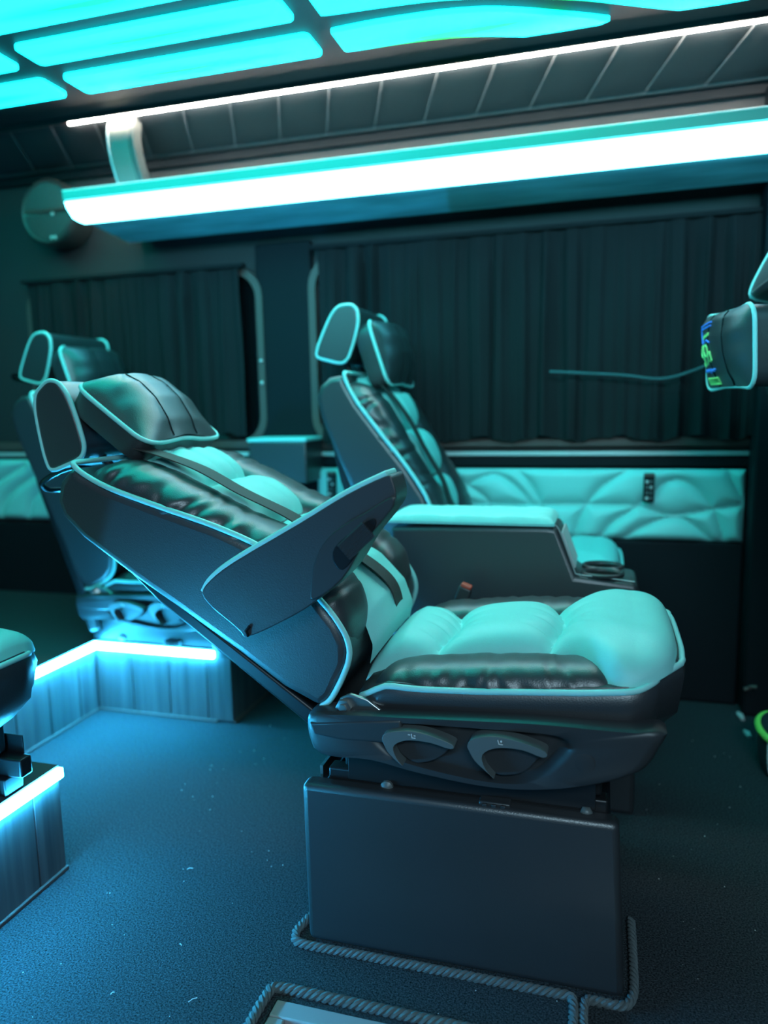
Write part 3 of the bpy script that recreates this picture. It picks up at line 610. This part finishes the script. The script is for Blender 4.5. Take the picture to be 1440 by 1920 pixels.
        for k in range(6):
            p = e0 + nr * (.013 - .0052 * k); kb.tube([p + Vector((0, y0 - .012, 0)), p + dr * .058 + Vector((0, y0 - .012, 0))], .0030, 6)
        kb.build('adjust_wheel', 'plastic', ar)
        MB().tube([(-.121, y0 - .001, .636), (-.127, y0 - .004, .628), (-.125, y0 - .002, .618)], .003, 6).build('fold_shade', 'dark', ar)  # dark tube draws the shade of a crease in the cover
    return root

SA = seat((-.45, 1.45, 0), 146, 'reclined black and aqua captain seat in the middle foreground, armrest raised', None, armrest=True, buckle=(.145, .262, .575, .35), seed=2)
SB = seat((-.53, 2.285, -.03), 111, bar=False, label='upright black and aqua captain seat behind the aqua-topped console, against the wide curtain', group=None, seed=30)
SC = seat((-1.61, 2.285, -.06), 111, 'upright rear captain seat on the far side of the lit platform', None, base=False, buckle=(-.01, -.27, .45, -.3), seed=50)
SD = seat((-1.615, .95, -.015), 111, 'near rear captain seat cut off by the left edge of the photo', None, base=False, seed=70)
SE = seat((.635, 1.895, .065), 111, bar=False, label='captain seat cut off at the right edge with an embroidered pillow on its back', group=None, pillow='rear', seed=90)

# ------------------------------------------------------------------ console between the middle seats
def console():
    o = Vector((-.2, 1.91, 0)); r = empty('console', o, label='black leather console with a quilted aqua lid and two cup holders', cat='console')
    y0, y1 = -.11, .068
    pr = [(-.52, 0), (.09, 0), (.092, .54), (.083, .578), (-.056, .590), (-.100, .706), (-.128, .709), (-.515, .700)]
    MB().prism([(x + .2, z) for x, z in pr], lambda x, z, y: (x, y, z), y0, y1).build('body', 'black', r, bevel=.012, seg=3)
    n, m = 60, 30; S_, T_ = np.meshgrid(np.linspace(-1, 1, n), np.linspace(-1, 1, m), indexing='ij')
    X = -.115 + .207 * S_ * 1.0; Y = -.021 + .092 * T_; e = np.maximum(0, 1 - np.abs(S_) ** 14) ** .5 * np.maximum(0, 1 - np.abs(T_) ** 8) ** .5
    st = np.minimum(np.abs(((X * 9 + Y * 9) % 1) - .5), np.abs(((X * 9 - Y * 9) % 1) - .5)); H = .716 + .022 * e - .005 * np.exp(-st / .05) * e
    lid = MB().grid(np.stack([X, Y, H], 2)); lid.loft([[(-.322, -.112, z), (.092, -.112, z), (.092, .071, z), (-.322, .071, z)] for z in (.7105, .718)]); lid.build('lid', 'aqua', r)
    MB().tube(smooth_path([(x + .2, y0 + .010, z + .0035) for x, z in ((.078, .579), (.01, .5855), (-.052, .5915), (-.062, .605), (-.098, .700), (-.115, .7065))], 6), .0012, 5).build('stitching', 'thread', r)
    MB().prism([(.106, .690), (.110, .692), (.142, .606), (.138, .604)], lambda x, z, y: (x + .001, y, z + .002), -.085, .060).build('slope_plate', 'alu', r, bevel=.001)
    for k, yy in enumerate((-.060, .024)):
        c = (.205, yy)
        MB().lathe([(.036, .592), (.046, .592), (.047, .598), (.043, .601), (.038, .598), (.036, .5905)], lambda x, y, h: (c[0] + x * 1.1, c[1] + y, h - .004), 32).build('cup_ring', 'plastic', r)
        MB().lathe([(.036, .5875), (.036, .5895), (.001, .5896)], lambda x, y, h: (c[0] + x * 1.1, c[1] + y, h - .0005), 32).build('cup_shade_disc', M['void'], r)  # flat disc; its black paints the shade inside the cup
console()

# ------------------------------------------------------------------ small things
bxr = empty('wall_box', (-1.11, 2.53, .74), label='dark wall-mounted box with an aqua top edge between the two windows', cat='box')
MB().box((-.11, -.09, 0), (.11, .085, .145)).build('box_body', 'black', bxr, bevel=.006)
MB().box((-.114, -.094, .146), (.114, .088, .160)).build('box_lid', 'aqua', bxr, bevel=.004)
mb = MB(); rope(mb, [(-.512, 1.36, .006), (-.525, 1.30, .006), (-.545, 1.222, .006), (-.545, 1.196, .006), (-.524, 1.177, .006), (-.40, 1.177, .006), (-.20, 1.177, .006), (-.06, 1.177, .006), (-.034, 1.175, .006), (-.029, 1.155, .006), (-.028, 1.10, .006), (-.028, 1.02, .006)], .0082, .034)
tag(mb.build('carpet_binding', 'rope'), 'twisted dark rope edging round the leather-faced base of the foreground seat', 'rope edging')
mb = MB(); rope(mb, [(-.012, 1.02, .006), (-.012, 1.10, .006), (-.013, 1.155, .006), (-.008, 1.175, .006), (.01, 1.177, .006), (.050, 1.178, .006), (.066, 1.203, .006), (.070, 1.26, .006), (.070, 1.40, .006)], .0082, .034)
tag(mb.build('carpet_binding', 'rope'), 'short twisted rope edging at the front corner of the foreground seat base', 'rope edging')
mb = MB(); rope(mb, [(-.536, .78, .006), (-.536, .95, .006), (-.535, 1.045, .006), (-.522, 1.066, .006), (-.44, 1.067, .006), (-.30, 1.066, .006), (-.04, 1.065, .006)], .0092, .036)
tag(mb.build('carpet_binding', 'rope'), 'thick twisted rope edging round the step well at the bottom of the photo', 'rope edging')
st = empty('step_well', (-.05, .9, -.008), label='grey framed step well sunk in the floor at the bottom edge', cat='step')
for a, b, n_ in (((-.466, -.38, -.012), (-.436, .1115, .0095), 'frame_side'), ((-.466, .112, -.012), (.45, .147, .010), 'frame_back'), ((.422, -.38, -.012), (.45, .1115, .0095), 'frame_side')):
    MB().box(a, b).build(n_, 'frame', st, bevel=.003)
MB().box((-.436, -.38, -.05), (.422, .112, -.03)).build('step_plate', 'glass', st); MB().box((-.434, .100, -.04), (.422, .112, -.004)).build('inner_ledge', 'frame', st)
mb = MB(); mb.tube(smooth_path([(-.54, .78, .006), (-.546, .95, .004), (-.543, 1.05, .004), (-.522, 1.074, .003), (-.3, 1.068, .003)], 8), .005, 6)
bag = empty('bag', (.485, 2.14, 0), label='dark soft bag with a lime green rim at the right edge of the floor', cat='bag')
MB().loft([[(sx * .062 * math.cos(t), sx * .12 * math.sin(t), z) for t in np.linspace(0, 2 * math.pi, 32, endpoint=False)] for z, sx in ((0, .82), (.01, .9), (.06, 1.0), (.10, .98), (.125, .86), (.13, .7))]).build('bag_body', 'black', bag)
MB().tube([((.060) * math.cos(t), .117 * math.sin(t), .112) for t in np.linspace(0, 2 * math.pi, 40, endpoint=False)], .010, 8, closed=True).build('rim', 'lime', bag)
MB().tube(smooth_path([(-.050, -.07, .115), (-.050, -.075, .06), (-.044, -.075, .02), (-.03, -.085, .004)], 5), .004, 6).build('side_piping', 'thread', bag)
for pts, lb in (([(.433, 2.51, .004), (.440, 2.46, .004)], 'small pale scrap on the dark carpet, the farther of two by the bag'), ([(.430, 2.37, .004), (.437, 2.33, .004)], 'small pale scrap on the dark carpet, next to the lime-rimmed bag')):
    tag(MB().tube([pts[0], ((pts[0][0] + pts[1][0]) / 2, (pts[0][1] + pts[1][1]) / 2, .007), pts[1]], [.006, .009, .006], 8).build('scrap', 'lint'), lb, 'scrap', 'pale scraps by the bag')
tag(MB().tube(smooth_path([(.440, 2.47, .10), (.452, 2.47, .104), (.463, 2.465, .112), (.475, 2.46, .113)], 4), .006, 8).build('door_clip', 'wframe'), 'small grey clip low on the dark door pillar', 'clip')
mb = MB(); rs = np.random.RandomState(4)
for k in range(150):
    x, y = rs.uniform(-1.1, .42), rs.uniform(.78, 2.3)
    if (-.55 < x < .1 and 1.17 < y < 1.75) or (-.54 < x < .42 and y < 1.08): continue
    s = rs.uniform(.0005, .0014); mb.lathe([(s, 0), (s * .6, s)], lambda a, b, h: (x + a, y + b, .001 + h), 5)
for x, y, a, l in ((-.86, 1.33, .5, .013), (-.66, 1.00, .9, .016), (-.75, 1.12, -.4, .006), (-.80, .98, 1.1, .007)):
    mb.tube([(x, y, .003), (x + l * math.cos(a) * .5, y + l * math.sin(a) * .5, .005), (x + l * math.cos(a), y + l * math.sin(a), .003)], .0007, 5)
tag(mb.build('carpet_lint', 'lint'), 'pale specks of lint scattered over the carpet', 'lint', kind='stuff')
